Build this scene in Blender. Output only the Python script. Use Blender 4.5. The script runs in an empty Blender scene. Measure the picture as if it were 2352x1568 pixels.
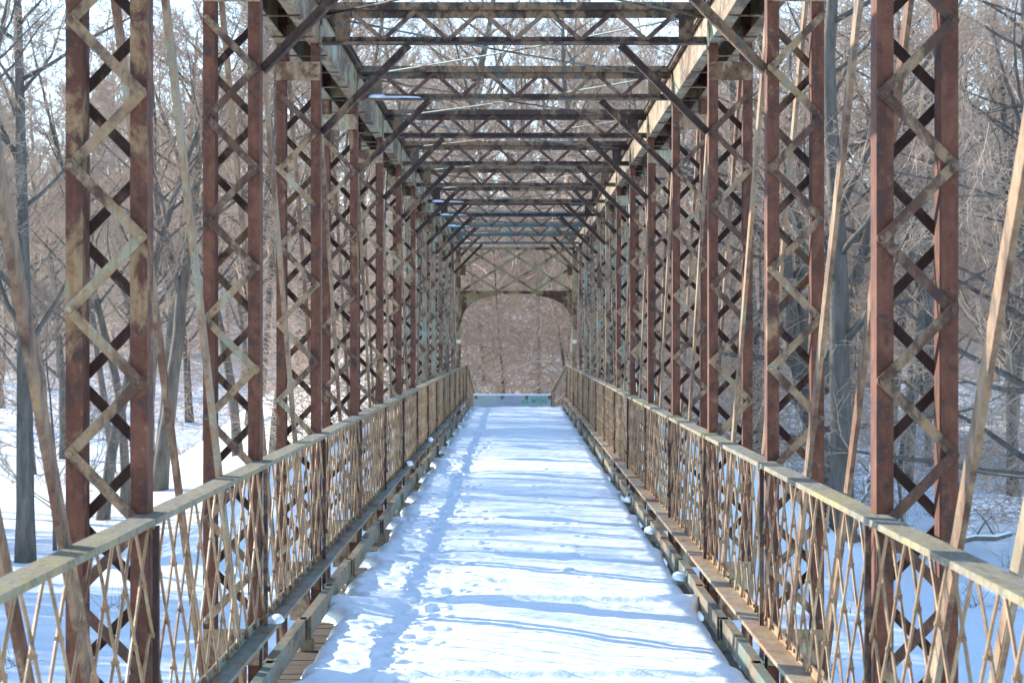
import bpy, math, random
import numpy as np
from mathutils import Vector
R = math.radians
S = bpy.context.scene
COL = S.collection

# ------------------------------------------------------------------ camera, sky, sun, exposure
# coordinates: metres, z = 0 is the eye level, y runs along the bridge away from the camera
cam = bpy.data.cameras.new("camera")
camo = bpy.data.objects.new("camera", cam); COL.objects.link(camo)
camo.location = (0.022, 0, 0)
camo.rotation_euler = (R(90 - 0.043), 0, R(0.134))
cam.sensor_width = 36; cam.lens = 81.9
cam.clip_start = 0.1; cam.clip_end = 6000
cam.dof.use_dof = True; cam.dof.focus_distance = 17; cam.dof.aperture_fstop = 9
S.camera = camo

LX, LY = 2.32, -1.42                                  # metres a shadow moves per metre of height
SUN = Vector((-LX, -LY, 1)).normalized()
ELEV = math.asin(SUN.z); AZ = math.atan2(SUN.x, SUN.y)
w = bpy.data.worlds.new("World"); S.world = w; w.use_nodes = True
nt = w.node_tree; nt.nodes.clear()
sky = nt.nodes.new("ShaderNodeTexSky"); sky.sky_type = 'NISHITA'; sky.sun_disc = False
sky.sun_elevation = ELEV; sky.sun_rotation = AZ % (2*math.pi)
sky.air_density = 1.0; sky.dust_density = 0.0; sky.ozone_density = 1.3; sky.altitude = 2200
bg = nt.nodes.new("ShaderNodeBackground"); bg.inputs[1].default_value = 0.15
wo = nt.nodes.new("ShaderNodeOutputWorld")
nt.links.new(sky.outputs[0], bg.inputs[0]); nt.links.new(bg.outputs[0], wo.inputs[0])
sl = bpy.data.lights.new("sun", 'SUN'); sl.energy = 2.9; sl.angle = R(0.4); sl.color = (1.0, 0.94, 0.84)
so = bpy.data.objects.new("sun", sl); COL.objects.link(so)
so.rotation_euler = SUN.to_track_quat('Z', 'Y').to_euler()
S.view_settings.view_transform = 'Standard'; S.view_settings.look = 'None'
S.view_settings.gamma = 1; S.view_settings.exposure = 1.87
S.cycles.max_bounces = 6; S.cycles.diffuse_bounces = 4

rng = np.random.default_rng(7)
random.seed(5)
F = 5350.0                                            # focal length in pixels of a 2352 px wide picture

# ------------------------------------------------------------------ helpers
def tag(o, label=None, cat=None, group=None, kind=None):
    if label: o['label'] = label
    if cat: o['category'] = cat
    if group: o['group'] = group
    if kind: o['kind'] = kind
    return o

class MB:
    def __init__(s): s.v = []; s.f = []
    def box(s, x0, x1, y0, y1, z0, z1):
        n = len(s.v)
        s.v += [(x0,y0,z0),(x1,y0,z0),(x1,y1,z0),(x0,y1,z0),(x0,y0,z1),(x1,y0,z1),(x1,y1,z1),(x0,y1,z1)]
        s.f += [(n,n+3,n+2,n+1),(n+4,n+5,n+6,n+7),(n,n+1,n+5,n+4),(n+1,n+2,n+6,n+5),(n+2,n+3,n+7,n+6),(n+3,n,n+4,n+7)]
    def bar(s, p0, p1, wid, th, wdir=(0,0,1)):
        p0 = Vector(p0); p1 = Vector(p1); d = (p1-p0).normalized()
        wv = Vector(wdir); wv = (wv - d*wv.dot(d)).normalized(); tv = d.cross(wv)
        a = wv*wid/2; b = tv*th/2; n = len(s.v)
        for p in (p0, p1):
            for q in (-a-b, a-b, a+b, -a+b): s.v.append(tuple(p+q))
        s.f += [(n,n+3,n+2,n+1),(n+4,n+5,n+6,n+7),(n,n+1,n+5,n+4),(n+1,n+2,n+6,n+5),(n+2,n+3,n+7,n+6),(n+3,n,n+4,n+7)]
    def prism(s, p0, p1, r, k=8, r1=None, rot=0.0):
        if r1 is None: r1 = r
        p0 = Vector(p0); p1 = Vector(p1); d = (p1-p0).normalized()
        u = d.orthogonal().normalized(); v = d.cross(u); n = len(s.v)
        for p, rr in ((p0, r), (p1, r1)):
            for i in range(k):
                t = 2*math.pi*i/k + rot; s.v.append(tuple(p + u*math.cos(t)*rr + v*math.sin(t)*rr))
        for i in range(k): j = (i+1) % k; s.f.append((n+i, n+j, n+k+j, n+k+i))
        s.f.append(tuple(n+i for i in reversed(range(k)))); s.f.append(tuple(n+k+i for i in range(k)))
    def tube(s, pts, rad, k=8):
        pts = [Vector(p) for p in pts]; n0 = len(s.v)
        u = None
        for i, p in enumerate(pts):
            d = (pts[min(i+1, len(pts)-1)] - pts[max(i-1, 0)]).normalized()
            u = d.orthogonal().normalized() if u is None else (u - d*u.dot(d)).normalized()
            v = d.cross(u); r = rad[i] if hasattr(rad, '__len__') else rad
            for j in range(k):
                t = 2*math.pi*j/k; s.v.append(tuple(p + (u*math.cos(t) + v*math.sin(t))*r))
        for i in range(len(pts)-1):
            for j in range(k):
                a = n0+i*k+j; b = n0+i*k+(j+1) % k; s.f.append((a, b, b+k, a+k))
        s.f.append(tuple(n0+j for j in reversed(range(k))))
        s.f.append(tuple(n0+(len(pts)-1)*k+j for j in range(k)))
    def build(s, name, mat, parent=None, smooth=False, loc=None):
        me = bpy.data.meshes.new(name); me.from_pydata(s.v, [], s.f)
        if smooth: me.polygons.foreach_set('use_smooth', [True]*len(me.polygons))
        me.materials.append(mat); me.update()
        o = bpy.data.objects.new(name, me); COL.objects.link(o)
        if parent: o.parent = parent
        if loc: o.location = loc
        return o

def np_mesh(name, V, Q, mat, smooth=False):
    me = bpy.data.meshes.new(name)
    me.vertices.add(len(V)); me.vertices.foreach_set('co', np.asarray(V, dtype=np.float32).ravel())
    nq = len(Q); me.loops.add(nq*4); me.loops.foreach_set('vertex_index', np.asarray(Q, dtype=np.int32).ravel())
    me.polygons.add(nq); me.polygons.foreach_set('loop_start', np.arange(0, nq*4, 4, dtype=np.int32))
    me.polygons.foreach_set('loop_total', np.full(nq, 4, dtype=np.int32))
    if smooth: me.polygons.foreach_set('use_smooth', np.ones(nq, dtype=bool))
    me.update(calc_edges=True); me.validate(); me.materials.append(mat)
    return me

def obj(name, me, parent=None, loc=None):
    o = bpy.data.objects.new(name, me); COL.objects.link(o)
    if parent: o.parent = parent
    if loc: o.location = loc
    return o

def empty(name, loc=(0,0,0)):
    o = bpy.data.objects.new(name, None); COL.objects.link(o); o.location = loc; o.empty_display_size = .2
    return o

def seg_mesh(P0, P1, R0, R1, k=3):
    """many thin prisms at once"""
    P0 = np.asarray(P0, float); P1 = np.asarray(P1, float); R0 = np.asarray(R0)[:, None]; R1 = np.asarray(R1)[:, None]
    d = P1-P0; L = np.linalg.norm(d, axis=1, keepdims=True); d = d/np.maximum(L, 1e-6)
    ref = np.where(np.abs(d[:, 2:3]) < 0.9, np.array([[0, 0, 1.]]), np.array([[1., 0, 0]]))
    u = np.cross(d, ref); u /= np.linalg.norm(u, axis=1, keepdims=True); v = np.cross(d, u)
    n = len(P0); V = np.zeros((n, 2*k, 3))
    for j in range(k):
        t = 2*math.pi*j/k; o = u*math.cos(t) + v*math.sin(t)
        V[:, j] = P0 + o*R0; V[:, k+j] = P1 + o*R1
    base = (np.arange(n)*2*k)[:, None]
    Q = np.concatenate([base + np.array([[j, (j+1) % k, k+(j+1) % k, k+j]]) for j in range(k)], 0)
    return V.reshape(-1, 3), Q

def vnoise(x, y, seed=0):
    x = np.asarray(x, float); y = np.asarray(y, float)
    xi = np.floor(x).astype(np.int64); yi = np.floor(y).astype(np.int64); fx = x-xi; fy = y-yi
    fx = fx*fx*(3-2*fx); fy = fy*fy*(3-2*fy)
    def h(a, b):
        n = (a*374761393 + b*668265263 + seed*1442695041) & 0xffffffff
        n = ((n ^ (n >> 13))*1274126177) & 0xffffffff
        return ((n ^ (n >> 16)) & 0xffff)/65535.0
    return (h(xi, yi)*(1-fx)+h(xi+1, yi)*fx)*(1-fy) + (h(xi, yi+1)*(1-fx)+h(xi+1, yi+1)*fx)*fy - .5

# ------------------------------------------------------------------ materials
class NT:
    def __init__(s, name, rough=.8, spec=.3, metal=0.0):
        s.m = bpy.data.materials.new(name); s.m.use_nodes = True; s.t = s.m.node_tree
        s.p = s.t.nodes['Principled BSDF']; s.p.inputs['Roughness'].default_value = rough
        s.p.inputs['Specular IOR Level'].default_value = spec; s.p.inputs['Metallic'].default_value = metal
        g = s.t.nodes.new('ShaderNodeNewGeometry'); s.pos = g.outputs['Position']; s.nrm = g.outputs['Normal']
    def n(s, typ, **kw):
        o = s.t.nodes.new(typ)
        for k, v in kw.items(): setattr(o, k, v)
        return o
    def link(s, a, b): s.t.links.new(a, b)
    def mapping(s, scale=(1,1,1), src=None):
        m = s.n('ShaderNodeMapping'); m.inputs['Scale'].default_value = scale; s.link(src or s.pos, m.inputs[0]); return m.outputs[0]
    def noise(s, scale, detail=4, rough=.6, src=None, dist=0):
        t = s.n('ShaderNodeTexNoise'); t.inputs['Scale'].default_value = scale; t.inputs['Detail'].default_value = detail
        t.inputs['Roughness'].default_value = rough; t.inputs['Distortion'].default_value = dist
        s.link(src or s.pos, t.inputs['Vector']); return t.outputs['Fac']
    def ramp(s, fac, stops):
        r = s.n('ShaderNodeValToRGB'); e = r.color_ramp.elements
        while len(e) < len(stops): e.new(.5)
        for q, (p, c) in zip(e, stops):
            q.position = p; q.color = (c, c, c, 1) if not hasattr(c, '__len__') else (*c, 1)
        s.link(fac, r.inputs[0]); return r.outputs[0]
    def mix(s, fac, a, b, mode='MIX'):
        m = s.n('ShaderNodeMix', data_type='RGBA', blend_type=mode)
        for sock, v in ((m.inputs[0], fac), (m.inputs[6], a), (m.inputs[7], b)):
            if hasattr(v, 'links'): s.link(v, sock)
            elif hasattr(v, '__len__'): sock.default_value = (*v, 1)
            else: sock.default_value = v
        return m.outputs[2]
    def math(s, op, a, b=0.0):
        m = s.n('ShaderNodeMath', operation=op)
        for sock, v in ((m.inputs[0], a), (m.inputs[1], b)):
            if hasattr(v, 'links'): s.link(v, sock)
            else: sock.default_value = v
        return m.outputs[0]
    def bump(s, h, strength=.4, dist=.01):
        b = s.n('ShaderNodeBump'); b.inputs['Strength'].default_value = strength; b.inputs['Distance'].default_value = dist
        s.link(h, b.inputs['Height']); s.link(b.outputs[0], s.p.inputs['Normal'])
    def color(s, c):
        if hasattr(c, 'links'): s.link(c, s.p.inputs['Base Color'])
        else: s.p.inputs['Base Color'].default_value = (*c, 1)

def steel(name, paint, rust, amount, dark=(.05,.03,.025), teal=0.0, streak=.55, ys=1.0, soft=1.0):
    """old paint with patches of rust; amount 0..1 = how much has rusted"""
    n = NT(name, rough=.62, spec=.35)
    big = n.noise(2.6, 5, .62, src=n.mapping((1, ys, streak)))
    mid = n.noise(11, 6, .7, src=n.mapping((1, ys, .7)), dist=.3)
    fine = n.noise(60, 3, .6)
    oi = n.n('ShaderNodeObjectInfo')
    m = n.math('ADD', n.math('MULTIPLY', big, .62), n.math('MULTIPLY', mid, .42))
    m = n.math('ADD', m, n.math('MULTIPLY', n.math('SUBTRACT', oi.outputs['Random'], .5), .10))
    c = .52 + (.5-amount)*.30
    mask = n.ramp(m, [(c-.04*soft, 0.0), (c+.06*soft, 1.0)])
    pcol = n.mix(n.ramp(n.noise(5, 4), [(.35, 0.0), (.65, 1.0)]), paint, tuple(v*.68 for v in paint))
    if teal: pcol = n.mix(n.ramp(n.noise(.9, 3), [(.5, 0.0), (.62, teal)]), pcol, (.22, .40, .36))
    rcol = n.mix(n.ramp(mid, [(.38, 0.0), (.62, 1.0)]), rust, tuple(v*.55 for v in rust))
    rcol = n.mix(n.ramp(n.noise(7, 5, .7, src=n.mapping((1.3, 1.3*ys, 1.0))), [(.53, 0.0), (.61, .8)]), rcol, dark)
    stn = n.ramp(n.noise(1.0, 4, .65, src=n.mapping((26, 26*ys, 1.6))), [(.52, 0.0), (.66, .55)])
    pcol = n.mix(stn, pcol, tuple(v*.7 for v in rust)); rcol = n.mix(stn, rcol, tuple(v*.45 for v in rust))
    spt = n.ramp(n.noise(34, 3, .6), [(.60, 0.0), (.66, .8)])
    pcol = n.mix(spt, pcol, rust); rcol = n.mix(n.math('MULTIPLY', spt, .12), rcol, paint)
    rim = n.ramp(m, [(c-.05, 0.0), (c-.01, 1.0), (c+.05, 0.0)])
    col = n.mix(mask, pcol, rcol)
    col = n.mix(n.math('MULTIPLY', rim, .6), col, (.34, .17, .07))
    n.color(col)
    n.link(n.ramp(mask, [(0, .5), (1, .85)]), n.p.inputs['Roughness'])
    n.bump(n.math('ADD', n.math('MULTIPLY', mask, .5), n.math('ADD', fine, n.math('MULTIPLY', mid, .6))), .5, .004)
    return n.m

RUST = (.165, .062, .036)
M_col = steel('rusted_column_steel', (.26, .215, .115), RUST, .97, soft=1.1)
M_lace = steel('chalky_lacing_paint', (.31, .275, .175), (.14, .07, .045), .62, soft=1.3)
M_plate = steel('chalky_plate_paint', (.38, .37, .25), (.20, .10, .055), .48)
M_green = steel('green_chord_paint', (.30, .32, .19), (.19, .10, .055), .46, teal=.3, ys=.3, soft=1.6)
M_strut = steel('mossy_strut_steel', (.10, .095, .07), (.075, .043, .032), .66, teal=.05, soft=1.6)
M_tstrut = steel('teal_strut_steel', (.11, .165, .145), (.085, .060, .048), .40, soft=1.6)
M_gcol = steel('green_column_steel', (.23, .27, .21), (.15, .072, .05), .52, soft=1.6)
M_slace = steel('strut_lacing_steel', (.20, .18, .13), (.14, .065, .048), .74, soft=1.5)
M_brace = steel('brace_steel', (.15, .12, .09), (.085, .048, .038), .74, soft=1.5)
M_bar = steel('eyebar_paint', (.31, .255, .165), (.20, .10, .058), .64, teal=.2, soft=2)
M_rod = steel('railing_rod_paint', (.45, .35, .21), (.28, .15, .085), .48, soft=2.5, ys=.6)
M_teal = steel('teal_rod_paint', (.12, .20, .17), (.10, .09, .07), .42)
M_kerb = steel('kerb_paint', (.19, .225, .17), (.135, .115, .08), .36, ys=.25, soft=2)
M_base = steel('rail_base_paint', (.36, .30, .19), (.27, .175, .11), .42, ys=.3, soft=2)
M_portal = steel('portal_paint', (.27, .25, .12), (.12, .06, .035), .55)

def snow_mat(name, tint=(.81, .88, .91), fine=1.0):
    n = NT(name, rough=.55, spec=.35)
    a = n.noise(9, 6, .6); b = n.noise(55*fine, 3, .6)
    n.color(n.mix(n.noise(1.5, 3), tint, tuple(v*.96 for v in tint)))
    n.bump(n.math('ADD', a, n.math('MULTIPLY', b, .35)), .35, .03)
    return n.m
M_snow = snow_mat('deck_snow_white')
M_clump = snow_mat('clump_snow_white')

n = NT('snowy_ground', rough=.7, spec=.2)                      # snow, with leaf litter showing on the hillside
sep = n.n('ShaderNodeSeparateXYZ'); n.link(n.pos, sep.inputs[0])
hill = n.ramp(n.math('MULTIPLY', n.math('ADD', sep.outputs[2], 6.0), .08), [(.18, 0.0), (.46, 1.0)])
pat = n.ramp(n.noise(.35, 8, .72), [(.42, 0.0), (.56, 1.0)])
low = n.ramp(n.noise(.22, 8, .75, dist=.5), [(.66, 0.0), (.72, .5)])
lit = n.mix(n.noise(3, 5, .7), (.17, .11, .075), (.30, .215, .16))
col = n.mix(n.math('MAXIMUM', n.math('MULTIPLY', hill, n.math('ADD', n.math('MULTIPLY', pat, .45), .5)), low), (.80, .87, .90), lit)
n.color(col); n.bump(n.noise(2.2, 8, .7), .5, .12)
M_ground = n.m

n = NT('weathered_board', rough=.85, spec=.15)                  # deck planks
w1 = n.noise(4, 6, .7, src=n.mapping((1, 18, 1))); w2 = n.noise(2, 3)
n.color(n.mix(n.ramp(w1, [(.3, 0.0), (.7, 1.0)]), n.mix(w2, (.11, .085, .06), (.22, .18, .13)), (.06, .045, .035)))
n.bump(w1, .5, .01); M_plank = n.m

n = NT('lichened_rail', rough=.88, spec=.15)                    # top rail with yellow and grey-green lichen
w1 = n.noise(16, 6, .75, src=n.mapping((2.5, .5, 1))); sp = n.noise(30, 6, .75, dist=.4); bigl = n.noise(1.1, 4)
c0 = n.mix(n.ramp(w1, [(.35, 0.0), (.65, 1.0)]), (.30, .265, .20), (.15, .135, .105))
c1 = n.mix(n.ramp(n.math('ADD', n.math('MULTIPLY', sp, .6), n.math('MULTIPLY', bigl, .5)), [(.565, 0.0), (.63, .8)]), c0, (.34, .28, .11))
c1 = n.mix(n.ramp(n.noise(24, 5, .7), [(.54, 0.0), (.66, .6)]), c1, (.27, .29, .22))
c1 = n.mix(n.ramp(n.noise(70, 3, .7), [(.60, 0.0), (.70, .7)]), c1, (.06, .05, .04))
n.color(c1); n.bump(n.math('ADD', sp, w1), .7, .006); M_rail = n.m

def bark(name, a, b, sc=6.0):
    n = NT(name, rough=.9, spec=.1)
    q = n.noise(sc, 6, .7, src=n.mapping((1, 1, .18))); r = n.noise(.8, 3)
    oi = n.n('ShaderNodeObjectInfo')
    c = n.mix(n.ramp(q, [(.35, 0.0), (.65, 1.0)]), a, b)
    c = n.mix(n.math('MULTIPLY', oi.outputs['Random'], .35), c, tuple(v*.55 for v in a))
    n.color(c); n.bump(q, .8, .05); return n.m
M_bark = bark('grey_bark', (.20, .178, .152), (.090, .080, .069))
M_limb = bark('limb_bark', (.25, .21, .175), (.13, .105, .09))
n = NT('pale_twigs', rough=.8, spec=.2)
n.color(n.mix(n.ramp(n.noise(.5, 3), [(.35, 0.0), (.65, 1.0)]), (.50, .37, .27), (.34, .26, .20))); M_twig = n.m
n = NT('far_wood_bark', rough=.85, spec=.1)
n.color(n.mix(n.ramp(n.noise(.09, 4), [(.35, 0.0), (.65, 1.0)]), (.50, .345, .235), (.22, .175, .145))); M_far = n.m
n = NT('tan_brush', rough=.8, spec=.2)
n.color(n.mix(n.ramp(n.noise(1.3, 5), [(.35, 0.0), (.65, 1.0)]), (.68, .49, .35), (.40, .29, .22))); M_brush = n.m
n = NT('straw', rough=.8, spec=.2); n.color(n.mix(n.noise(2, 3), (.45, .26, .13), (.28, .17, .10))); M_straw = n.m
n = NT('barrier_paint', rough=.7); n.color(n.mix(n.noise(6, 6, .7), (.44, .50, .50), (.28, .32, .32))); M_barrier = n.m
n = NT('purple_spray', rough=.6); n.color((.36, .32, .58)); M_purple = n.m
n = NT('green_spray', rough=.6); n.color((.10, .38, .26)); M_gspray = n.m
n = NT('barrier_post_rust', rough=.8); n.color(n.mix(n.noise(9, 4), (.22, .11, .07), (.12, .07, .05))); M_brpost = n.m
n = NT('tag_white', rough=.5); n.color((.62, .52, .42)); M_tag = n.m

# ------------------------------------------------------------------ terrain
def sstep(a, b, x):
    t = np.clip((x-a)/(b-a), 0, 1); return t*t*(3-2*t)
def ground_z(x, y):
    x = np.asarray(x, float); y = np.asarray(y, float)
    z = -6.0 + .5*vnoise(x*.09, y*.09, 1) + .16*vnoise(x*.5, y*.5, 2)
    z += -1.0*sstep(86, 100, y)*(1-sstep(150, 175, y))              # the frozen river lies a little lower on the left
    z += sstep(150, 196, y)*1.9                                     # its far bank
    z += sstep(178, 320, y)*23 + vnoise(x*.02, y*.02, 3)*3*sstep(180, 240, y)
    ax = np.abs(x)
    side = np.clip((x-2)/10, 0, 1)
    z += side*sstep(95, 170, y)*(1-sstep(170, 200, y))*2.5
    # causeway at the far end of the bridge, and the knoll behind it
    m = (1-sstep(4.5, 11, ax))*sstep(57, 64.5, y)
    z = z*(1-m) + np.maximum(z, -2.35)*m
    k = (1-sstep(9, 20, ax))*sstep(76, 118, y)
    z = z + k*5.5*(1-sstep(185, 260, y))
    # near bank under the camera end
    b = (1-sstep(-6, 12, y)); z = z*(1-b) + np.maximum(z, -3.2)*b
    return z
def spread(lo, hi, n, far):
    core = np.linspace(lo, hi, n); g = np.geomspace(1, far, 14)
    return np.concatenate([(lo-g)[::-1], core, hi+g])
gx = spread(-75, 75, 170, 2500); gy = spread(-20, 330, 330, 2600)
GX, GY = np.meshgrid(gx, gy); GZ = ground_z(GX, GY)
nx, ny = len(gx), len(gy)
V = np.stack([GX, GY, GZ], -1).reshape(-1, 3)
idx = (np.arange(ny-1)[:, None]*nx + np.arange(nx-1)[None]).reshape(-1, 1)
Q = idx + np.array([[0, 1, nx+1, nx]])
tag(obj('ground', np_mesh('ground', V, Q, M_ground, True)), kind='structure')

# ------------------------------------------------------------------ the bridge
P = 3.925; Y1 = 9.05
YC = [Y1 + P*i for i in range(-2, 12)]                # columns
YP = Y1 + P*12                                        # portal at the far end
YE = 64.0                                             # far end of railing and deck
Y0 = -3.0                                             # near end built behind the camera
XI, XO = 1.405, 1.72                                   # column inner / outer edge
D = .15; FW = .066; TH = .012
ZT = 2.14; ZB = -2.45
bridge = empty('truss_bridge', (0, 30, ZB))
tag(bridge, 'rusty steel through truss footbridge with green peeling paint and latticed columns', 'bridge')
BINV = Vector((0, -30, -ZB))
class Part:
    pass
def bbuild(mb, name, mat, parent=bridge, smooth=False):
    """parts are modelled in world coordinates; parents keep their own origin"""
    o = mb.build(name, mat, parent, smooth)
    if parent is bridge: o.location = BINV
    return o

def channel(mb, xw, xf, y, z0, z1):
    """vertical channel: web at xw, flanges reaching to xf"""
    s = 1 if xf > xw else -1
    mb.box(min(xw, xw+s*TH), max(xw, xw+s*TH), y-D/2, y+D/2, z0, z1)
    a, b = sorted((xw+s*TH, xf))
    mb.box(a, b, y-D/2, y-D/2+TH, z0, z1); mb.box(a, b, y+D/2-TH, y+D/2, z0, z1)

def lace(mb, s, y, phase_out, zlo, zhi, front):
    """zigzag of flat bars with round riveted ends"""
    xo, xi = s*(XO-.022), s*(XI+.022)
    h = .555; yy = y - (D/2+.007) if front else y + (D/2+.007); yd = -1 if front else 1
    k0 = math.ceil((zlo-phase_out)/h); k1 = math.floor((zhi-phase_out)/h)
    for k in range(k0, k1+1):
        zo = phase_out + k*h
        for j, dz in enumerate((h/2, -h/2)):
            if not (zlo <= zo+dz <= zhi): continue
            o = .011*j*yd
            zj = random.uniform(-.006, .006)
            mb.bar((xo, yy+o, zo+zj), (xi, yy+o, zo+dz+zj), .041, .010, (0, 0, 1))
            for px, pz in ((xo, zo), (xi, zo+dz)):
                mb.prism((px, yy+o-.0062, pz+zj), (px, yy+o+.0062, pz+zj), .0225, 10)
        for px, pz in ((xo, zo), (xi, zo+h/2)):
            if zlo <= pz <= zhi: mb.prism((px, yy+.006*yd, pz), (px, yy+.028*yd, pz), .017, 8, r1=.010)

def side_mesh(s):
    """one column at y = 0, shared by all columns of a side"""
    legs = MB(); channel(legs, s*XI, s*(XI+FW), 0, ZB-.1, ZT+.25); channel(legs, s*(XO-FW), s*XO, 0, ZB-.1, ZT+.25)
    f = MB(); lace(f, s, 0, .115, -1.55, 1.85, True)
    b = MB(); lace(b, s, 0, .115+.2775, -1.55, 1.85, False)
    pl = MB(); pl.box(*sorted((s*(XI-.002), s*(XO+.002))), -D/2-.012, -D/2-.002, 1.87, 2.005)
    for dx in (XI+.03, XO-.03):
        for dz in (1.90, 1.975): pl.prism((s*dx, -D/2-.012, dz), (s*dx, -D/2-.026, dz), .014, 8, r1=.008)
    pb = MB(); pb.box(*sorted((s*(XI+.002), s*(XO-.002))), -D/2-.012, -D/2-.002, -1.80, -1.60)
    pb.box(*sorted((s*(XI+.07), s*(XO-.10))), -D/2-.03, -D/2-.013, -2.02, -1.803)
    return [m for m in (legs, f, b, pl, pb)]
for s in (-1, 1):
    legs, f, b, pl, pb = side_mesh(s)
    protos = None
    for i, y in enumerate(YC):
        if i == 0:
            c = legs.build('column', M_col, bridge)
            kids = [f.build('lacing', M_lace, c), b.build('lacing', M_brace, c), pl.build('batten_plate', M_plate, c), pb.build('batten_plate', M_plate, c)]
            protos = (c, kids)
        else:
            c = protos[0].copy(); COL.objects.link(c); c.parent = bridge
            for k in protos[1]:
                q = k.copy(); COL.objects.link(q); q.parent = c
        if i >= 9:
            c.material_slots[0].link = 'OBJECT'; c.material_slots[0].material = M_gcol
        c.location = BINV + Vector((0, y, 0))

# top chords: two channels under a riveted cover plate, thin ties across the open bottom
CH = .30
for s in (-1, 1):
    m = MB(); y0, y1 = YC[0]-1.5, YP
    def bx(xa, xb, za, zb, mm=m): mm.box(*sorted((s*xa, s*xb)), y0, y1, za, zb)
    bx(XI, XI+.012, ZT, ZT+CH); bx(XI+.012, XI+.085, ZT, ZT+.012); bx(XI+.012, XI+.085, ZT+CH-.012, ZT+CH)
    bx(XO-.012, XO, ZT, ZT+CH); bx(XO-.085, XO-.012, ZT, ZT+.012); bx(XO-.085, XO-.012, ZT+CH-.012, ZT+CH)
    chm = m
    m = cpm = MB(); m.box(*sorted((s*(XI-.045), s*(XO+.045))), y0, y1, ZT+CH+.002, ZT+CH+.016)
    m.box(*sorted((s*(XI-.040), s*(XI-.002))), y0, y1, ZT+CH-.045, ZT+CH)
    y = y0+.05
    while y < y1 and y < 45:
        m.prism((s*(XI-.021), y, ZT+CH-.045), (s*(XI-.021), y, ZT+CH-.062), .012, 6, r1=.008)
        m.prism((s*(XI-.040), y+.06, ZT+CH-.022), (s*(XI-.055), y+.06, ZT+CH-.022), .012, 6, r1=.008)
        y += .12
    m = tbm = MB(); y = y0+.4
    while y < y1:
        m.bar((s*(XI+.006), y, ZT-.006), (s*(XO-.006), y, ZT-.006), .03, .008, (0, 1, 0))
        y += 1.09/2 if y > 25 else 1.09
    m = chm                                             # gusset boxes where the columns meet the chord
    for y in YC:
        m.box(*sorted((s*(XI-.012), s*(XI-.002))), y-.17, y+.17, ZT-.03, ZT+.12)
        m.bar((s*(XI+.01), y, ZT+.08), (s*(XO-.01), y, ZT+.08), .10, .10, (0, 0, 1))
    ch = bbuild(chm, 'top_chord', M_green); cpm.build('cover_plate', M_strut, ch); tbm.build('tie_bars', M_lace, ch)

# overhead cross struts with W lacing, end plates and knee braces
def strut(y, first):
    m = MB()
    xe = XI-.012
    m.box(-xe, xe, y-.045, y+.045, ZT+.245, ZT+.300); m.box(-xe, xe, y-.004, y+.004, ZT+.19, ZT+.243)
    m.box(-xe, xe, y-.055, y+.055, ZT+.000, ZT+.014); m.box(-xe, xe, y-.006, y+.006, ZT+.016, ZT+.055)
    for s in (-1, 1):
        m.box(*sorted((s*1.30, s*1.19)), y-.018, y-.008, ZT+.018, ZT+.243)
    st = bbuild(m, 'cross_strut', M_strut if y < 42 else M_tstrut)
    l = MB()
    nodes = [-1.19, -.955, -.72, -.48, -.24, 0, .24, .48, .72, .955, 1.19]
    for k in range(len(nodes)-1):
        za, zb = (ZT+.24, ZT+.03) if k % 2 == 0 else (ZT+.03, ZT+.24)
        l.bar((nodes[k], y-.011-.009*(k % 2), za), (nodes[k+1], y-.011-.009*(k % 2), zb), .033, .008, (0, 0, 1))
    l.build('lacing', M_slace, st)
    for s in (-1, 1):
        g = MB()
        a = Vector((s*.77, y-.02, ZT-.004)); b = Vector((s*(XI-.004), y-.02, 1.50))
        d = (b-a).normalized(); nrm = Vector((d.z*s, 0, -d.x*s)); nrm = nrm if nrm.z < 0 else -nrm
        g.bar(a, b, .050, .010, (nrm.x, 0, nrm.z))
        g.bar(a+nrm*.030+Vector((0, -.024, 0)), b+nrm*.030+Vector((0, -.024, 0)), .055, .009, (0, 1, 0))
        g.build('knee_brace', M_brace, st)
for i, y in enumerate(YC): strut(y, i == 0)

# eyebar diagonals, an inner and an outer bar in every panel
def eyebar(xa, ya, za, yb, zb, wdt=.098, th=.021):
    m = MB(); a = Vector((xa, ya, za)); b = Vector((xa, yb, zb))
    m.bar(a, b, wdt, th, (0, 1, 0))
    for p in (a, b): m.prism(p-Vector((th*.7, 0, 0)), p+Vector((th*.7, 0, 0)), .085, 14)
    return m
for s in (-1, 1):
    ys = YC + [YP]
    for i in range(len(ys)-1):
        ya, yb = ys[i], ys[i+1]
        fwd = i < 8
        for x in (XI+.045, XO-.06):
            if fwd: m = eyebar(s*x, ya, ZT+.10, yb, ZB+.02)
            else:   m = eyebar(s*x, yb, ZT+.10, ya, ZB+.02, .08)
            bbuild(m, 'diagonal_bar', M_bar)
        if 6 <= i <= 9:
            xx = s*(XI+.17)
            m = MB(); a, b = ((xx, yb, ZT+.10), (xx, ya, ZB+.02)) if fwd else ((xx, ya, ZT+.10), (xx, yb, ZB+.02))
            m.prism(a, b, .014, 8); bbuild(m, 'counter_rod', M_teal)

# lateral bracing rods overhead
for i in range(len(YC)-1):
    ya, yb = YC[i], YC[i+1]
    for s in (-1, 1):
        m = MB(); pts = []
        for k in range(9):
            t = k/8; pts.append((s*(XI-.05)*(1-2*t), ya+(yb-ya)*t, ZT+.20 - .02*math.sin(math.pi*t) + (.02 if s > 0 else 0)))
        m.tube(pts, .0085, 6); bbuild(m, 'lateral_rod', M_teal if (i > 2 and (i*2+(s > 0)) % 3 != 1) else M_brace, smooth=True)

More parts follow.
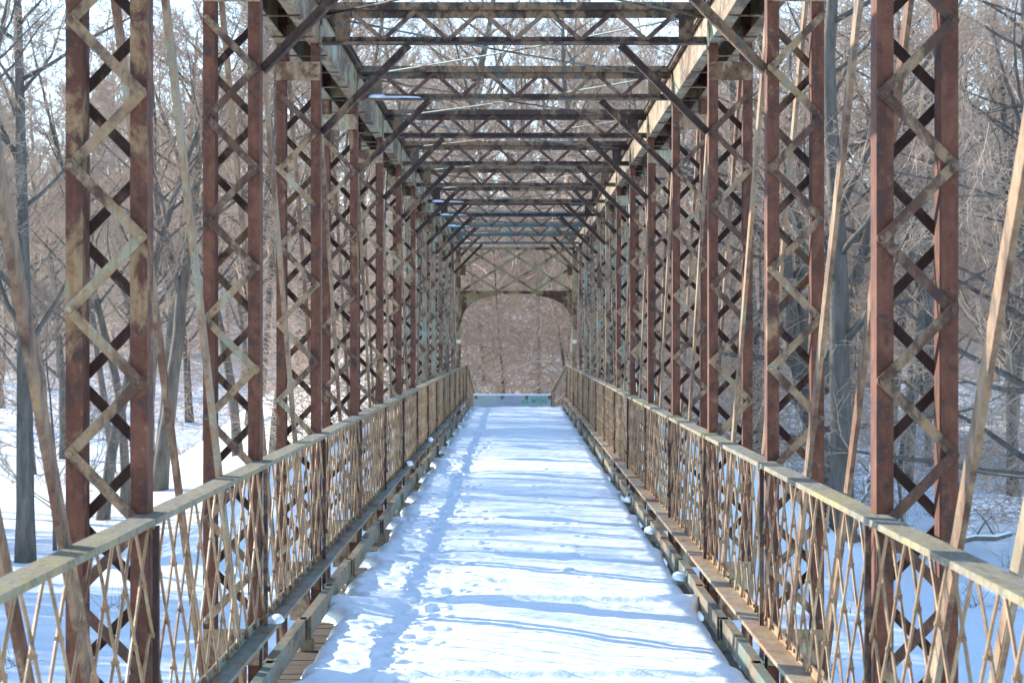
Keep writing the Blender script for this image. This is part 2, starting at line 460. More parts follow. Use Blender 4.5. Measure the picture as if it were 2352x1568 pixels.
# floor: beams, bottom chord bars, deck planks
for y in YC + [YP]:
    m = MB(); m.box(-XI+.01, XI-.01, y-.006, y+.006, -2.40, -2.06)
    m.box(-XI+.01, XI-.01, y-.075, y+.075, -2.058, -2.045); m.box(-XI+.01, XI-.01, y-.075, y+.075, -2.415, -2.402)
    bbuild(m, 'floor_beam', M_col)
for s in (-1, 1):
    for x in (XI+.10, XO-.13):
        m = MB(); m.box(*sorted((s*x, s*(x+.022))), YC[0]-1.5, YE, ZB-.04, ZB+.09)
        bbuild(m, 'bottom_chord', M_green)
    for x in (.45, 1.05):
        m = MB(); m.box(*sorted((s*x, s*(x+.09))), Y0, YE, -2.043, -1.985); bbuild(m, 'stringer', M_col)
m = MB(); y = Y0
while y < YE-.1:
    e = random.uniform(-.012, .012); m.box(-1.345+e, 1.345+e, y+.004, y+.190, -1.983, -1.932+random.uniform(-.004, .004)); y += .196
bbuild(m, 'deck', M_plank)

# kerbs: overlapping lengths of channel on short brackets
for s in (-1, 1):
    first = None
    m = MB(); y = Y1-P*2.5-.5; j = 0
    ks = MB()
    while y < YE:
        L = P/2 if s < 0 else P/2
        o = .016*(j % 2)
        z0 = -1.86; z1 = -1.73
        xk = 1.275+o
        a = MB(); 
        m.box(*sorted((s*xk, s*(xk+.010))), y, y+L+.10, z0, z1)
        m.box(*sorted((s*(xk+.010), s*(xk+.055))), y, y+L+.10, z1-.010, z1); m.box(*sorted((s*(xk+.010), s*(xk+.055))), y, y+L+.10, z0, z0+.010)
        m.box(*sorted((s*(xk-.013), s*(xk-.002))), y+.03, y+.11, -1.93, z1+.012)
        m.box(*sorted((s*(xk-.03), s*(xk+.05))), y+.02, y+.10, -1.931, z0-.002)
        y += L; j += 1
    k = bbuild(m, 'kerb', M_kerb)

# railings
XR = 1.395; ZR = -.672; ZRB = -1.585
def railing(s):
    r = MB(); r.box(*sorted((s*(XR-.030), s*(XR+.030))), Y0, YE, ZR-.034, ZR-.026)        # rusty angle below the board
    r.box(*sorted((s*(XR+.004), s*(XR+.012))), Y0, YE, ZR-.056, ZR-.036)
    rr = bbuild(r, 'railing', M_rod)
    tp = MB(); y = Y0
    while y < YE:
        y2 = min(y+P, YE); e = random.uniform(-.0012, .0012)
        nseg = 16
        tp.box(*sorted((s*(XR-.056+e), s*(XR+.048+e))), y+.003, y2-.003, ZR-.024, ZR)
        y = y2
    tp.build('top_board', M_rail, rr)
    # lattice of long thin rods riveted where they cross
    g = MB(); pit = .40; c = .80; z0, z1 = ZRB+.02, ZR-.040
    a = Y0
    while a < YE-c:
        for d, dx in ((1, -.007), (-1, .007)):
            ya, yb = (a, a+c) if d > 0 else (a+c, a)
            j = random.uniform(-.012, .012)
            q = 2 if a < 32 else 1
            pts = [(s*(XR+dx), ya+(yb-ya)*t + (.007*math.sin(t*math.pi*4)*d if q == 2 else 0)+j*math.sin(t*math.pi), z1+(z0-z1)*t) for t in (np.linspace(0, 1, 9) if q == 2 else (0, 1))]
            g.tube(pts, .0068, 5 if q == 2 else 4)
        a += pit
    a = Y0 + pit
    while a < 40:
        for t, o in ((.25, .5), (.5, 0), (.75, .5)):
            yy = a + o*pit; zz = z1+(z0-z1)*t
            g.prism((s*(XR-.014), yy, zz), (s*(XR+.014), yy, zz), .0092, 8)
        a += pit
    g.build('lattice_rods', M_rod, rr)
    b = MB(); b.box(*sorted((s*(XR-(.10 if s > 0 else .080)), s*(XR+.022))), Y0, YE, ZRB-.010, ZRB); b.box(*sorted((s*(XR+.012), s*(XR+.022))), Y0, YE, ZRB+.001, ZRB+.050)
    b.box(*sorted((s*(XR-(.10 if s > 0 else .080)), s*(XR-(.093 if s > 0 else .073)))), Y0, YE, ZRB-.022, ZRB-.011)
    y = Y0+.1
    while y < 40: b.prism((s*(XR+.012), y, ZRB+.035), (s*(XR+.001), y, ZRB+.035), .011, 6); y += .33
    b.build('base_channel', M_base if s > 0 else M_kerb, rr)
    for y in [q-.02 for q in YC] + [YP, YP+P, YE-.05]:
        p = MB(); p.box(*sorted((s*(XR-.028), s*(XR-.020))), y-.016, y+.016, -2.0, ZR-.047); p.box(*sorted((s*(XR-.020), s*(XR-.004))), y-.016, y-.009, -2.0, ZR-.047)
        p.prism((s*(XR-.028), y, ZRB+.20), (s*(XR-.042), y, ZRB+.20), .015, 8)
        p.build('post', M_brace, rr)
    # lowered end panel that folds inward beyond the deck
    e = MB(); A = Vector((s*XR, YE, ZR-.02)); xe = 1.02 if s > 0 else 1.24
    B = Vector((s*xe, YE+2.6, -1.50)); A2 = Vector((s*XR, YE, ZRB-.2)); B2 = Vector((s*xe, YE+2.6, -2.2))
    e.bar(A, B, .09, .03, (1, 0, 0)); e.bar(A2, B2, .05, .02, (1, 0, 0))
    for k in range(15):
        t = k/14; t2 = min(1, t+.12); t3 = max(0, t-.12)
        e.bar(A.lerp(B, t), A2.lerp(B2, t2), .022, .010, (0, 1, 0)); e.bar(A.lerp(B, t), A2.lerp(B2, t3), .022, .010, (0, 1, 0))
    e.build('end_panel', M_rod, rr)
    return rr
railing(-1); railing(1)

# portal frame at the far end
XPi, XPo = 1.345, 1.455
m = MB(); y = YP
for s in (-1, 1):
    m.box(*sorted((s*XPi, s*XPo)), y-.06, y+.06, ZB, ZT+.1)
m.box(-XPi+.002, XPi-.002, y-.05, y+.05, ZT+.02, ZT+.09); m.box(-XPi+.002, XPi-.002, y-.05, y+.05, 1.10, 1.175)
m.box(-XPi+.002, XPi-.002, y-.09, y-.052, 1.165, 1.18)
pf = bbuild(m, 'portal_frame', M_portal)
l = MB(); zb, zt = 1.18, ZT+.02; run = (zt-zb)*1.6
for k in range(-3, 5):
    for d in (-1, 1):
        x0 = -1.31 + .876*k; x1 = x0 + d*run
        t0, t1 = 0.0, 1.0
        for lim in (-XPi, XPi):
            pass
        dx = x1-x0
        ts = sorted(((-XPi-x0)/dx, (XPi-x0)/dx)); t0 = max(0, ts[0]); t1 = min(1, ts[1])
        if t1-t0 < .05: continue
        yy = y-.012*d
        l.bar((x0+dx*t0, yy, zb+(zt-zb)*t0), (x0+dx*t1, yy, zb+(zt-zb)*t1), .06, .010, (0, 0, 1))
l.build('lattice', M_portal, pf)
for s in (-1, 1):                                       # curved brackets
    m = MB(); N = 16; cx, cz = .47, .42; rx, rz = XPi-.47-.01, 1.06-.42
    for k in range(N):
        a0, a1 = math.pi/2*k/N, math.pi/2*(k+1)/N
        p0 = (cx+rx*math.cos(a0), cz+rz*math.sin(a0)); p1 = (cx+rx*math.cos(a1), cz+rz*math.sin(a1))
        m.bar((s*p0[0], y, p0[1]), (s*p1[0], y, p1[1]), .09, .02, (0, 1, 0))
        if p1[0] < p0[0]-1e-4:                          # web plate up to the corner
            n0 = len(m.v)
            for yy in (y-.005, y+.005):
                m.v += [(s*p0[0], yy, p0[1]), (s*p1[0], yy, p1[1]), (s*p1[0], yy, 1.099), (s*p0[0], yy, 1.099)]
            m.f += [(n0, n0+1, n0+2, n0+3), (n0+7, n0+6, n0+5, n0+4)]
    m.build('arch_bracket', M_portal, pf)
    g = MB(); g.box(*sorted((s*XPi-s*.002, s*(XPi-.12))), y-.030, y-.020, 1.55, 1.80); g.build('side_plate', M_col, pf)
    t = MB(); t.box(*sorted((s*(XPi+.0), s*(XPi+.10))), y-.075, y-.062, -.09, .0); t.build('small_plate', M_tag, pf)

# ------------------------------------------------------------------ snow on the deck
xs = np.linspace(-1.36, 1.33, 150)
ysn = np.concatenate([np.arange(Y0, 11.5, .10), np.arange(11.5, 20, .02), np.arange(20, 34, .04), np.arange(34, 63.6, .12)])
SX, SY = np.meshgrid(xs, ysn)
def fbm(x, y, o=4, seed=0):
    r = 0; a = 1
    for k in range(o): r = r + a*vnoise(x*2**k, y*2**k, seed+k); a *= .5
    return r
tong = np.zeros_like(ysn)
for yc in [Y1+P*k-.75 for k in range(-2, 16)]:
    tong += np.exp(-np.abs((ysn-yc)/.30)**3)
xl = -1.20 + .085*fbm(ysn*.9, ysn*0, 3, 11) + .055*fbm(ysn*4.5, ysn*0, 3, 12) + .03*fbm(ysn*17, ysn*0, 3, 13) - .16*np.clip(tong, 0, 1)
xr = 1.262 + .025*fbm(ysn*1.2, ysn*0+3, 3, 15) + .05*np.clip(np.roll(tong, 6), 0, 1)
XL = xl[:, None]; XRR = xr[:, None]
el = np.clip((SX-XL)/.11, 0, 1); er = np.clip((XRR-SX)/.06, 0, 1)
prof = np.sqrt(np.clip(1-(1-el)**2, 0, 1))*np.sqrt(np.clip(1-(1-er)**2, 0, 1))
th = .112 + .030*fbm(SX*.9, SY*.55, 3, 21) + .012*fbm(SX*5, SY*3, 3, 25)
th += .012*fbm(SX*2.2, SY*.8, 3, 28)
th -= .025*np.exp(-((SX+.75)/.3)**2)
rough_l = sstep(-.25, -.8, SX) + .25
th += rough_l*.012*fbm(SX*9, SY*7, 3, 31) + .004*fbm(SX*24, SY*16, 3, 33)
for yc, a in [(Y1+P*k-1.0, .022) for k in range(-2, 15)] + [(16.15, .05), (12.75, .035)]:
    yy = yc + .10*vnoise(SX*1.2, SX*0+yc, 41) - .05*SX
    dlt = SY-yy
    th += a*np.where(dlt < 0, np.exp(-(dlt/.06)**2), np.exp(-(dlt/.26)**2))
r2 = np.random.default_rng(3)
prints = []
yy = 11.2; side = 1
while yy < 46:
    cxp = -.72 + .16*math.sin(yy*.5) + .07*side
    prints.append((cxp + r2.normal(0, .05), yy, .05, .10, .038)); yy += .31 + r2.uniform(0, .1); side = -side
for _ in range(120): prints.append((r2.normal(-.82, .20), r2.uniform(11.5, 34), r2.uniform(.025, .05), r2.uniform(.03, .07), r2.uniform(.015, .04)))
for _ in range(60): prints.append((r2.normal(-.35, .16), r2.uniform(16.5, 25), r2.uniform(.025, .045), r2.uniform(.03, .06), .025))
for _ in range(46): prints.append((r2.normal(.42, .14), r2.uniform(17, 34), r2.uniform(.03, .045), r2.uniform(.03, .07), .025))
for cx_, cy_, ax_, ay_, dp in prints:
    j0, j1 = np.searchsorted(ysn, [cy_-ay_*3, cy_+ay_*3]); i0, i1 = np.searchsorted(xs, [cx_-ax_*3, cx_+ax_*3])
    if j1-j0 < 2 or i1-i0 < 2: continue
    q = ((SX[j0:j1, i0:i1]-cx_)/ax_)**2 + ((SY[j0:j1, i0:i1]-cy_)/ay_)**2
    th[j0:j1, i0:i1] += -dp*np.exp(-q**1.5) + dp*.35*np.exp(-((np.sqrt(q)-1.5)/.35)**2)
th = np.maximum(th, .03)
endf = np.clip((63.55-SY)/.15, 0, 1)
SZ = -1.945 + prof*th*np.sqrt(endf) + .0
V = np.stack([SX, SY, SZ], -1).reshape(-1, 3); nx_ = len(xs)
idx = (np.arange(len(ysn)-1)[:, None]*nx_ + np.arange(nx_-1)[None]).reshape(-1, 1)
o = obj('deck_snow', np_mesh('deck_snow', V, idx + np.array([[0, 1, nx_+1, nx_]]), M_snow, True))
tag(o, 'trampled white snow blanket with blue shadow stripes covering the bridge deck', 'snow', kind='stuff')

def blob(mb, c, rx, ry, rz, seed):
    rr = random.Random(seed); n0 = len(mb.v); A, B = 14, 8
    ph = [rr.uniform(0, 6.28) for _ in range(4)]
    for i in range(B+1):
        u = math.pi/2*i/B
        for j in range(A):
            t = 2*math.pi*j/A; k = 1 + .16*math.sin(2*t+ph[0]) + .12*math.sin(3*t+ph[1]) + .06*math.sin(5*t+ph[2])
            mb.v.append((c[0]+rx*k*math.cos(t)*math.cos(u)**.7, c[1]+ry*k*math.sin(t)*math.cos(u)**.7, c[2]+rz*math.sin(u)*(1+.15*math.sin(t*2+ph[3])*math.cos(u))))
    for i in range(B):
        for j in range(A): a = n0+i*A+j; b = n0+i*A+(j+1) % A; mb.f.append((a, b, b+A, a+A))
clumps = [((-1.345, 13.15, ZRB), .045, .19, .03, 'small snow lump lying in the left railing base channel nearest the camera'),
          ((1.26, 17.6, -1.80), .06, .24, .05, 'round snow clump hanging over the right kerb nearest the camera'),
          ((1.26, 21.8, -1.80), .055, .22, .05, 'second snow clump over the right kerb, beyond the nearest one'),
          ((1.26, 26.0, -1.80), .055, .22, .05, 'third snow clump over the right kerb, small and far along'),
          ((-1.345, 29.5, ZRB), .04, .25, .05, 'snow lump in the left base channel halfway along the bridge'),
          ((-1.345, 36.5, ZRB), .04, .30, .06, 'distant snow lump in the left base channel near the far end')]
for k, (c, a, b, d, lab) in enumerate(clumps):
    m = MB(); blob(m, (0, 0, 0), a, b, d, k+3); o = m.build('snow_clump', M_clump, smooth=True, loc=c)
    tag(o, lab, 'snow clump', 'snow clumps left on the steel')
sd = [(YC[5], 'left end of the second lowest hanging strut, longest snow strip overhead'), (YC[9], 'snow strip on left end of a distant overhead strut'),
      (YC[10], 'snow strip on left end of an overhead strut, one strut beyond the other'), (YC[11], 'snow strip on left end of the farthest overhead strut')]
for k, (y, lab) in enumerate(sd):
    m = MB(); blob(m, (0, 0, 0), .22, .05, .028, 50+k); blob(m, (-.15, 0, 0), .08, .05, .05, 70+k)
    o = m.build('snow_strip', M_clump, smooth=True, loc=(-1.08, y-.028, ZT+.0142)); o.scale = (1, .8, .7)
    tag(o, ['snow strip with a hump on left end of second overhead strut', sd[1][1], sd[2][1], sd[3][1]][k], 'snow strip', 'snow strips on the overhead struts')

# ------------------------------------------------------------------ barrier across the far end
bar = empty('barrier', (-.14, 66.9, -2.35))
tag(bar, 'low pale painted barrier with purple and green graffiti closing the far end', 'barrier')
def lb(mb, name, mat):
    o = mb.build(name, mat, bar); o.location = -bar.location; return o
m = MB(); m.box(-1.24, .98, 66.85, 66.95, -2.4, -1.60); lb(m, 'panel', M_barrier)
for xa, xb in ((-1.34, -1.243), (.983, 1.09)):
    m = MB(); m.box(xa, xb, 66.83, 66.97, -2.4, -1.56); lb(m, 'end_post', M_brpost)
m = MB(); y = 66.846
import math as _m
def stroke(mb, pts, wd, yy):
    for a, b in zip(pts[:-1], pts[1:]): mb.bar((a[0], yy, a[1]), (b[0], yy, b[1]), wd, .003, (0, 0, 1) if abs(b[0]-a[0]) > abs(b[1]-a[1]) else (1, 0, 0))
for k in range(5):
    cx0 = -.46+.11*k; stroke(m, [(cx0+.075*math.cos(t), -1.75+.075*math.sin(t*1.0)) for t in np.linspace(.5, 5.9, 14)], .012, y)
stroke(m, [(-.55+.04*t, -1.66+.03*math.sin(t*.8)) for t in range(15)], .012, y-.004)
stroke(m, [(-.52, -1.84), (-.30, -1.80), (-.1, -1.85), (.05, -1.80)], .012, y-.004)
lb(m, 'purple_graffiti', M_purple)
m = MB()
stroke(m, [(.42, -1.66), (.46, -1.80), (.50, -1.70), (.54, -1.80), (.58, -1.65)], .034, y)
stroke(m, [(.74, -1.68), (.69, -1.65), (.63, -1.70), (.63, -1.79), (.69, -1.82), (.75, -1.78), (.75, -1.73), (.70, -1.73)], .034, y)
stroke(m, [(.12, -1.80), (.22, -1.74), (.30, -1.70), (.30, -1.80)], .034, y)
stroke(m, [(.16, -1.81), (.34, -1.81)], .03, y-.004)
stroke(m, [(.80, -1.66), (.86, -1.82)], .03, y-.008)
lb(m, 'green_graffiti', M_gspray)
m = MB()
for xa in (-1.20, -.45, .25, .90): m.box(xa, xa+.07, 66.835, 66.842, -1.70, -1.605)
lb(m, 'bracket', M_brpost)
m = MB()
for k in range(24): blob(m, (-1.2+.093*k, 66.9, -1.599), .10, .06, .045, 200+k)
o = m.build('snow_strip', M_clump, smooth=True); tag(o, 'white cap of snow lying along the top of the graffiti barrier', 'snow strip')

# ------------------------------------------------------------------ trees
def unit(v): return v/max(1e-9, np.linalg.norm(v))
def gen_tree(seed, H, r0, lean=(0, 0), nprim=24, sub=(7, 6, 4), fork=None, start=.30, spreadf=1.0, droop=0.0, twig_r=.008, tseg=3, tw=.045):
    g = np.random.default_rng(seed)
    thick = []                      # (points, radii) for trunk and limbs
    seg = ([], [], [], [])          # twig segments
    def poly(p, d, L, n, bend, r, rt, wob=.16):
        pts = [p]; rad = [r]; dirs = [d]
        for k in range(n):
            d = unit(d + np.array([g.normal(0, wob), g.normal(0, wob), g.normal(0, wob*.6)+bend])); p = p + d*L/n
            pts.append(p); rad.append(r+(rt-r)*(k+1)/n); dirs.append(d)
        return pts, rad, dirs
    def addseg(pts, rad):
        for k in range(len(pts)-1): seg[0].append(pts[k]); seg[1].append(pts[k+1]); seg[2].append(rad[k]); seg[3].append(rad[k+1])
    stems = []
    d0 = unit(np.array([lean[0], lean[1], 1.0]))
    tp, tr, td = poly(np.zeros(3), d0, H, 14, .02, r0, r0*.14, tw)
    tr[0] *= 1.18; thick.append((tp, tr)); stems.append((tp, tr, td, start))
    if fork:
        for fz, fx, fl in fork:
            k = int(fz*14); d = unit(td[k] + np.array([fx, g.uniform(-.25, .25), .05]))
            fp, fr, fd = poly(tp[k], d, H*fl, 11, .05, tr[k]*.72, tr[k]*.10, .06)
            thick.append((fp, fr)); stems.append((fp, fr, fd, .25))
    for sp, sr, sdn, st in stems:
        N = len(sp)-1
        for b in range(nprim if sp is tp else int(nprim*.6)):
            t = st + (1-st)*(b+g.uniform(0, 1))/(nprim if sp is tp else int(nprim*.6)); t = min(t, .99)
            k = int(t*N); f = t*N-k; p = sp[k]*(1-f)+sp[min(k+1, N)]*f; r = sr[k]*(1-f)+sr[min(k+1, N)]*f
            az = g.uniform(0, 2*math.pi); up = g.uniform(.35, 1.1)
            d = unit(np.array([math.cos(az), math.sin(az), up - droop]))
            L = H*(.10+.26*(1-t)**.8)*g.uniform(.6, 1.25)*spreadf
            pp, pr, pd = poly(p, d, L, 6, .06-droop*.15, min(r*.5, .02+L*.013), .010, .14)
            if pr[0] > .035: thick.append((pp, pr))
            else: addseg(pp, pr)
            for c in range(sub[0]):
                t2 = .2+.8*(c+g.uniform(0, 1))/sub[0]; k2 = min(int(t2*6), 5); f2 = min(1, t2*6-k2); p2 = pp[k2]*(1-f2)+pp[k2+1]*f2
                d2 = unit(pd[k2] + g.normal(0, .62, 3) + np.array([0, 0, .15-droop*.6])); L2 = L*(.22+.32*(1-t2))*g.uniform(.6, 1.3)
                q, qr, qd = poly(p2, d2, L2, 4, .03-droop*.1, max(twig_r*1.6, pr[k2]*.45), twig_r, .20); addseg(q, qr)
                for e in range(sub[1]):
                    t3 = .15+.85*(e+g.uniform(0, 1))/sub[1]; k3 = min(int(t3*4), 3); f3 = min(1, t3*4-k3); p3 = q[k3]*(1-f3)+q[k3+1]*f3
                    d3 = unit(qd[k3] + g.normal(0, .7, 3)+np.array([0, 0, .1-droop*.5])); L3 = max(.35, L2*.42)*g.uniform(.6, 1.4)
                    s3, sr3, sd3 = poly(p3, d3, L3, tseg, .02-droop*.1, twig_r, twig_r*.7, .24); addseg(s3, sr3)
                    for h in range(sub[2]):
                        k4 = g.integers(0, tseg); d4 = unit(sd3[k4] + g.normal(0, .75, 3)); L4 = max(.22, L3*.5)*g.uniform(.6, 1.3)
                        s4, sr4, _ = poly(s3[k4], d4, L4, 2, 0, twig_r*.75, twig_r*.5, .2); addseg(s4, sr4)
    return thick, seg
def tree_meshes(name, seed, H, r0, **kw):
    thick, seg = gen_tree(seed, H, r0, **kw)
    m = MB()
    for i, (p, r) in enumerate(thick): m.tube([tuple(a) for a in p], r, 10 if i == 0 else 6)
    me = bpy.data.meshes.new('trunk'); me.from_pydata(m.v, [], m.f); me.polygons.foreach_set('use_smooth', [True]*len(me.polygons)); me.materials.append(M_bark)
    V, Q = seg_mesh(*seg)
    return me, np_mesh('crown', V, Q, M_twig)
def put(me2, x, y, label, group=None, rz=0, sc=1.0, name='bare_tree', cat='tree', tilt=(0, 0)):
    z = float(ground_z(x, y)) - .15
    e = empty(name, (x, y, z)); e.rotation_euler = (tilt[0], tilt[1], rz); e.scale = (sc, sc, sc)
    tag(e, label, cat, group)
    obj('trunk', me2[0], e); obj('crown', me2[1], e)
    return e
def px(x2352, d): return (x2352-1188.5)/F*d

T_big = tree_meshes('a', 11, 21, .31, nprim=28, start=.22)
T_edge = tree_meshes('h', 31, 22, .27, nprim=26, start=.25, tw=.005)
T_fork = tree_meshes('b', 12, 19, .28, lean=(.10, 0), fork=[(.42, -.35, .5), (.50, .45, .42)], nprim=24, start=.4)
T_slim = tree_meshes('c', 13, 18, .22, lean=(.06, .02), nprim=22, start=.35)
T_slim2 = tree_meshes('d', 14, 17, .18, lean=(-.05, 0), nprim=20, start=.30, fork=[(.5, .3, .4)])
T_broad = tree_meshes('e', 15, 18, .38, lean=(-.16, .0), nprim=30, start=.12, spreadf=1.55, droop=.35, fork=[(.22, .75, .7), (.32, .35, .65)])
T_young = tree_meshes('f', 16, 8, .07, nprim=26, start=.08, spreadf=1.4, sub=(6, 5, 3))
T_multi = tree_meshes('g', 17, 18, .20, lean=(.05, 0), fork=[(.15, .25, .8), (.12, -.28, .75), (.35, .1, .6)], nprim=18, start=.3)

named = [  # x(px), d, mesh, yaw, scale, label
    (60, 63, T_edge, 0.3, 1.0, 'thick straight grey trunk at the far left edge of the picture'),
    (236, 76, T_slim, 0.1, .95, 'slim grey trunk leaning right, seen between the legs of the nearest left column'),
    (288, 79, T_slim2, 1.0, 1.0, 'slim straight trunk just right of the leaning slim one, behind the nearest left column'),
    (366, 84, T_fork, 0.0, 1.05, 'forked grey tree in the snow between the first and second left columns'),
    (128, 66, T_young, 0.4, .9, 'thin twisted sapling between the far left trunk and the nearest left column'),
    (630, 86, T_slim2, 2.2, 1.1, 'grey tree standing just right of the second left column'),
    (548, 92, T_slim, 2.8, 1.0, 'grey tree seen through the lacing of the second left column'),
    (800, 92, T_multi, 1.2, .95, 'many stemmed grey tree beside the fourth left column'),
    (1930, 70, T_broad, 0.0, 1.0, 'massive leaning trunk with spreading low limbs on the right bank'),
    (1745, 80, T_big, 1.9, .9, 'upright grey trunk behind the second right column'),
    (1690, 94, T_multi, .4, 1.0, 'many stemmed grey tree behind the third right column'),
    (2190, 84, T_fork, 2.6, 1.05, 'forked grey tree behind the outer leg of the nearest right column'),
    (2330, 96, T_big, 2.2, .9, 'upright grey tree at the far right edge of the picture'),
    (2080, 66, T_young, 1.0, .9, 'low twiggy sapling seen inside the nearest right column'),
]
for x, d, T, rz, sc, lab in named: put(T, px(x, d), d, lab, None, rz, sc)
g = np.random.default_rng(21)
protos = [T_big, T_fork, T_slim, T_slim2, T_multi, T_broad]
ct = 0
def free(x, y, taken, mind):
    return all((x-a)**2+(y-b)**2 > mind*mind for a, b in taken)
taken = [(px(x, d), d) for x, d, *_ in named]
KT = ['thick straight', 'forked', 'slim leaning', 'slim forked', 'many stemmed', 'low limbed spreading']
GL = '%s bare grey tree among many in the wood on the left bank'; GR = '%s bare grey tree among many in the wood on the right bank'; GC = '%s bare tree in the brown wood behind the far end of the bridge'
# trees out of the frame on the left, whose branches shade the near deck
for x, y, k, sc in ((-23, 33, 5, .85), (-25, 45, 4, 1.0), (-33, 40, 5, 1.0), (-20, 39, 3, .9)):
    put(protos[k], x, y, 'bare grey tree close on the left of the bridge, beyond the view', 'trees outside the picture', x*1.7, sc)
    taken.append((x, y))
# left bank, mostly beyond the picture edge: they shade the near snow
for _ in range(400):
    if ct >= 30: break
    y = g.uniform(58, 84); x = -g.uniform(.25*y, .25*y+28)
    if free(x, y, taken, 4.0):
        taken.append((x, y)); ct += 1; kk = int(g.integers(0, 5)); put(protos[kk], x, y, GL % KT[kk], 'trees of the left bank', g.uniform(0, 6.28), g.uniform(.85, 1.15))
ct = 0
GF = '%s bare grey tree standing far out on the snowy flat, left of the bridge'
for _ in range(900):
    if ct >= 20: break
    y = g.uniform(98, 176); x = -g.uniform(.03*y+4, .235*y)
    if free(x, y, taken, 4.2):
        taken.append((x, y)); ct += 1; kk = int(g.integers(0, 5)); put(protos[kk], x, y, GF % KT[kk], 'trees on the snowy flat', g.uniform(0, 6.28), g.uniform(.95, 1.3))
ct = 0
for _ in range(600):
    if ct >= 24: break
    y = g.uniform(60, 165); x = g.uniform(6.5+(y-60)*.05, .235*y+5)
    if free(x, y, taken, 3.6):
        taken.append((x, y)); ct += 1; kk = int(g.integers(0, 6)); put(protos[kk], x, y, GR % KT[kk], 'trees of the right bank', g.uniform(0, 6.28), g.uniform(.8, 1.15))
ct = 0
for _ in range(900):
    if ct >= 18: break
    y = g.uniform(92, 160); x = g.uniform(-9, 12)
    if free(x, y, taken, 2.6):
        taken.append((x, y)); ct += 1; kk = int(g.integers(0, 5)); put(protos[kk], x, y, GC % KT[kk], 'trees behind the far end of the bridge', g.uniform(0, 6.28), g.uniform(.7, 1.1))

for k in range(9):
    y = 70 + k*2.6; x = (-1.9, 1.6, -.4, 2.6, -3.1, .8, -1.2, 3.6, 2.0)[k]
    put(T_young, x, y, 'pale leafless sapling in the thicket behind the graffiti barrier', 'saplings behind the barrier', k*1.3, .7+.07*k, name='sapling')
# the far wood: one mass on the hillside
lite = [gen_tree(100+k, g.uniform(17, 23), .24, nprim=17, sub=(6, 5, 2), start=.18, twig_r=.014, tseg=2, lean=(g.uniform(-.08, .08), 0),
        fork=[(.3, .3, .6)] if k % 2 else None) for k in range(5)]
lm = []
for thick, seg in lite:
    P0, P1, A, B = [list(q) for q in seg]
    for p, r in thick:
        for k in range(len(p)-1): P0.append(p[k]); P1.append(p[k+1]); A.append(r[k]); B.append(r[k+1])
    lm.append(seg_mesh(P0, P1, A, B, 3))
Vs, Qs, off = [], [], 0
cnt = 0
for _ in range(6000):
    if cnt >= 165: break
    y = g.uniform(165, 285); x = g.uniform(-.25*y-4, .25*y+4)
    if y < 190 and x < 2: continue
    if not free(x, y, taken, 2.7): continue
    taken.append((x, y)); cnt += 1
    V, Q = lm[g.integers(0, 5)]; a = g.uniform(0, 6.28); c, s_ = math.cos(a), math.sin(a); sc = g.uniform(.9, 1.35)
    W = V*sc; W = np.stack([W[:, 0]*c-W[:, 1]*s_+x, W[:, 0]*s_+W[:, 1]*c+y, W[:, 2]+float(ground_z(x, y))-.2], 1)
    Vs.append(W); Qs.append(Q+off); off += len(V)
o = obj('far_woods', np_mesh('far_woods', np.concatenate(Vs), np.concatenate(Qs), M_far))
tag(o, 'hazy mass of bare brown woods on the far hillside', 'woods', kind='stuff')

# brush: tangles of curved canes
def brush(name, mat, pts_fn, n, Lr, rad, label, cat, seed, up=.6, bend=-.18, nseg=6, heavy=0, wob=.22):
    g = np.random.default_rng(seed); X, Y, Z0 = pts_fn(g, n)
    P = np.stack([X, Y, Z0], 1); d = g.normal(0, 1, (n, 3)); d[:, 2] = np.abs(d[:, 2])*up+.3; d /= np.linalg.norm(d, axis=1, keepdims=True)
    L = g.uniform(*Lr, n)[:, None]; r = rad*(g.uniform(.5, 1.2, n) + heavy*g.uniform(0, 1, n)**14)
    A, B, RA, RB = [], [], [], []
    for k in range(nseg):
        d = d + g.normal(0, wob, (n, 3)); d[:, 2] += bend; d /= np.linalg.norm(d, axis=1, keepdims=True)
        P1 = P + d*L/nseg; A.append(P); B.append(P1); RA.append(r*(1-k/nseg*.6)); RB.append(r*(1-(k+1)/nseg*.6)); P = P1
    V, Q = seg_mesh(np.concatenate(A), np.concatenate(B), np.concatenate(RA), np.concatenate(RB))
    o = obj(name, np_mesh(name, V, Q, mat)); tag(o, label, cat, kind='stuff'); return o
def mid(g, n):
    y = 69+ g.uniform(0, 1, n)**1.3*45; x = g.uniform(-1, 1, n)*(7+(y-69)*.12)
    z = ground_z(x, y) + g.uniform(0, 1, n)**1.8*(6.5)
    return x, y, z
brush('brush_thicket', M_brush, mid, 9500, (.8, 3.4), .0115, 'tangled tan brush thicket behind the far end of the bridge', 'thicket', 31, heavy=3, wob=.13, bend=-.08)
def rgt(g, n):
    y = g.uniform(66, 150, n)
    x = 7 + g.uniform(0, 1, n)*(.235*y-3); z = ground_z(x, y) + g.uniform(0, 1, n)**2*3.5
    k = vnoise(x*.25, y*.15, 77) > .05
    return x[k], y[k], z[k]
def wrap(fn):
    def f(g, n):
        X = [[], [], []]; t = 0
        while t < n:
            r = fn(g, n)
            for q, a in zip(X, r): q.append(a)
            t += len(r[0])
        return [np.concatenate(q)[:n] for q in X]
    return f
brush('bank_brush', M_twig, wrap(rgt), 7000, (1.0, 3.2), .013, 'thin tangled brush under the trees of the right bank', 'brush', 32)
def lft(g, n):
    y = 160+g.uniform(0, 1, n)**1.2*140; x = g.uniform(-.26*y, .26*y, n); z = ground_z(x, y) + g.uniform(0, 1, n)**1.5*7
    return x, y, z
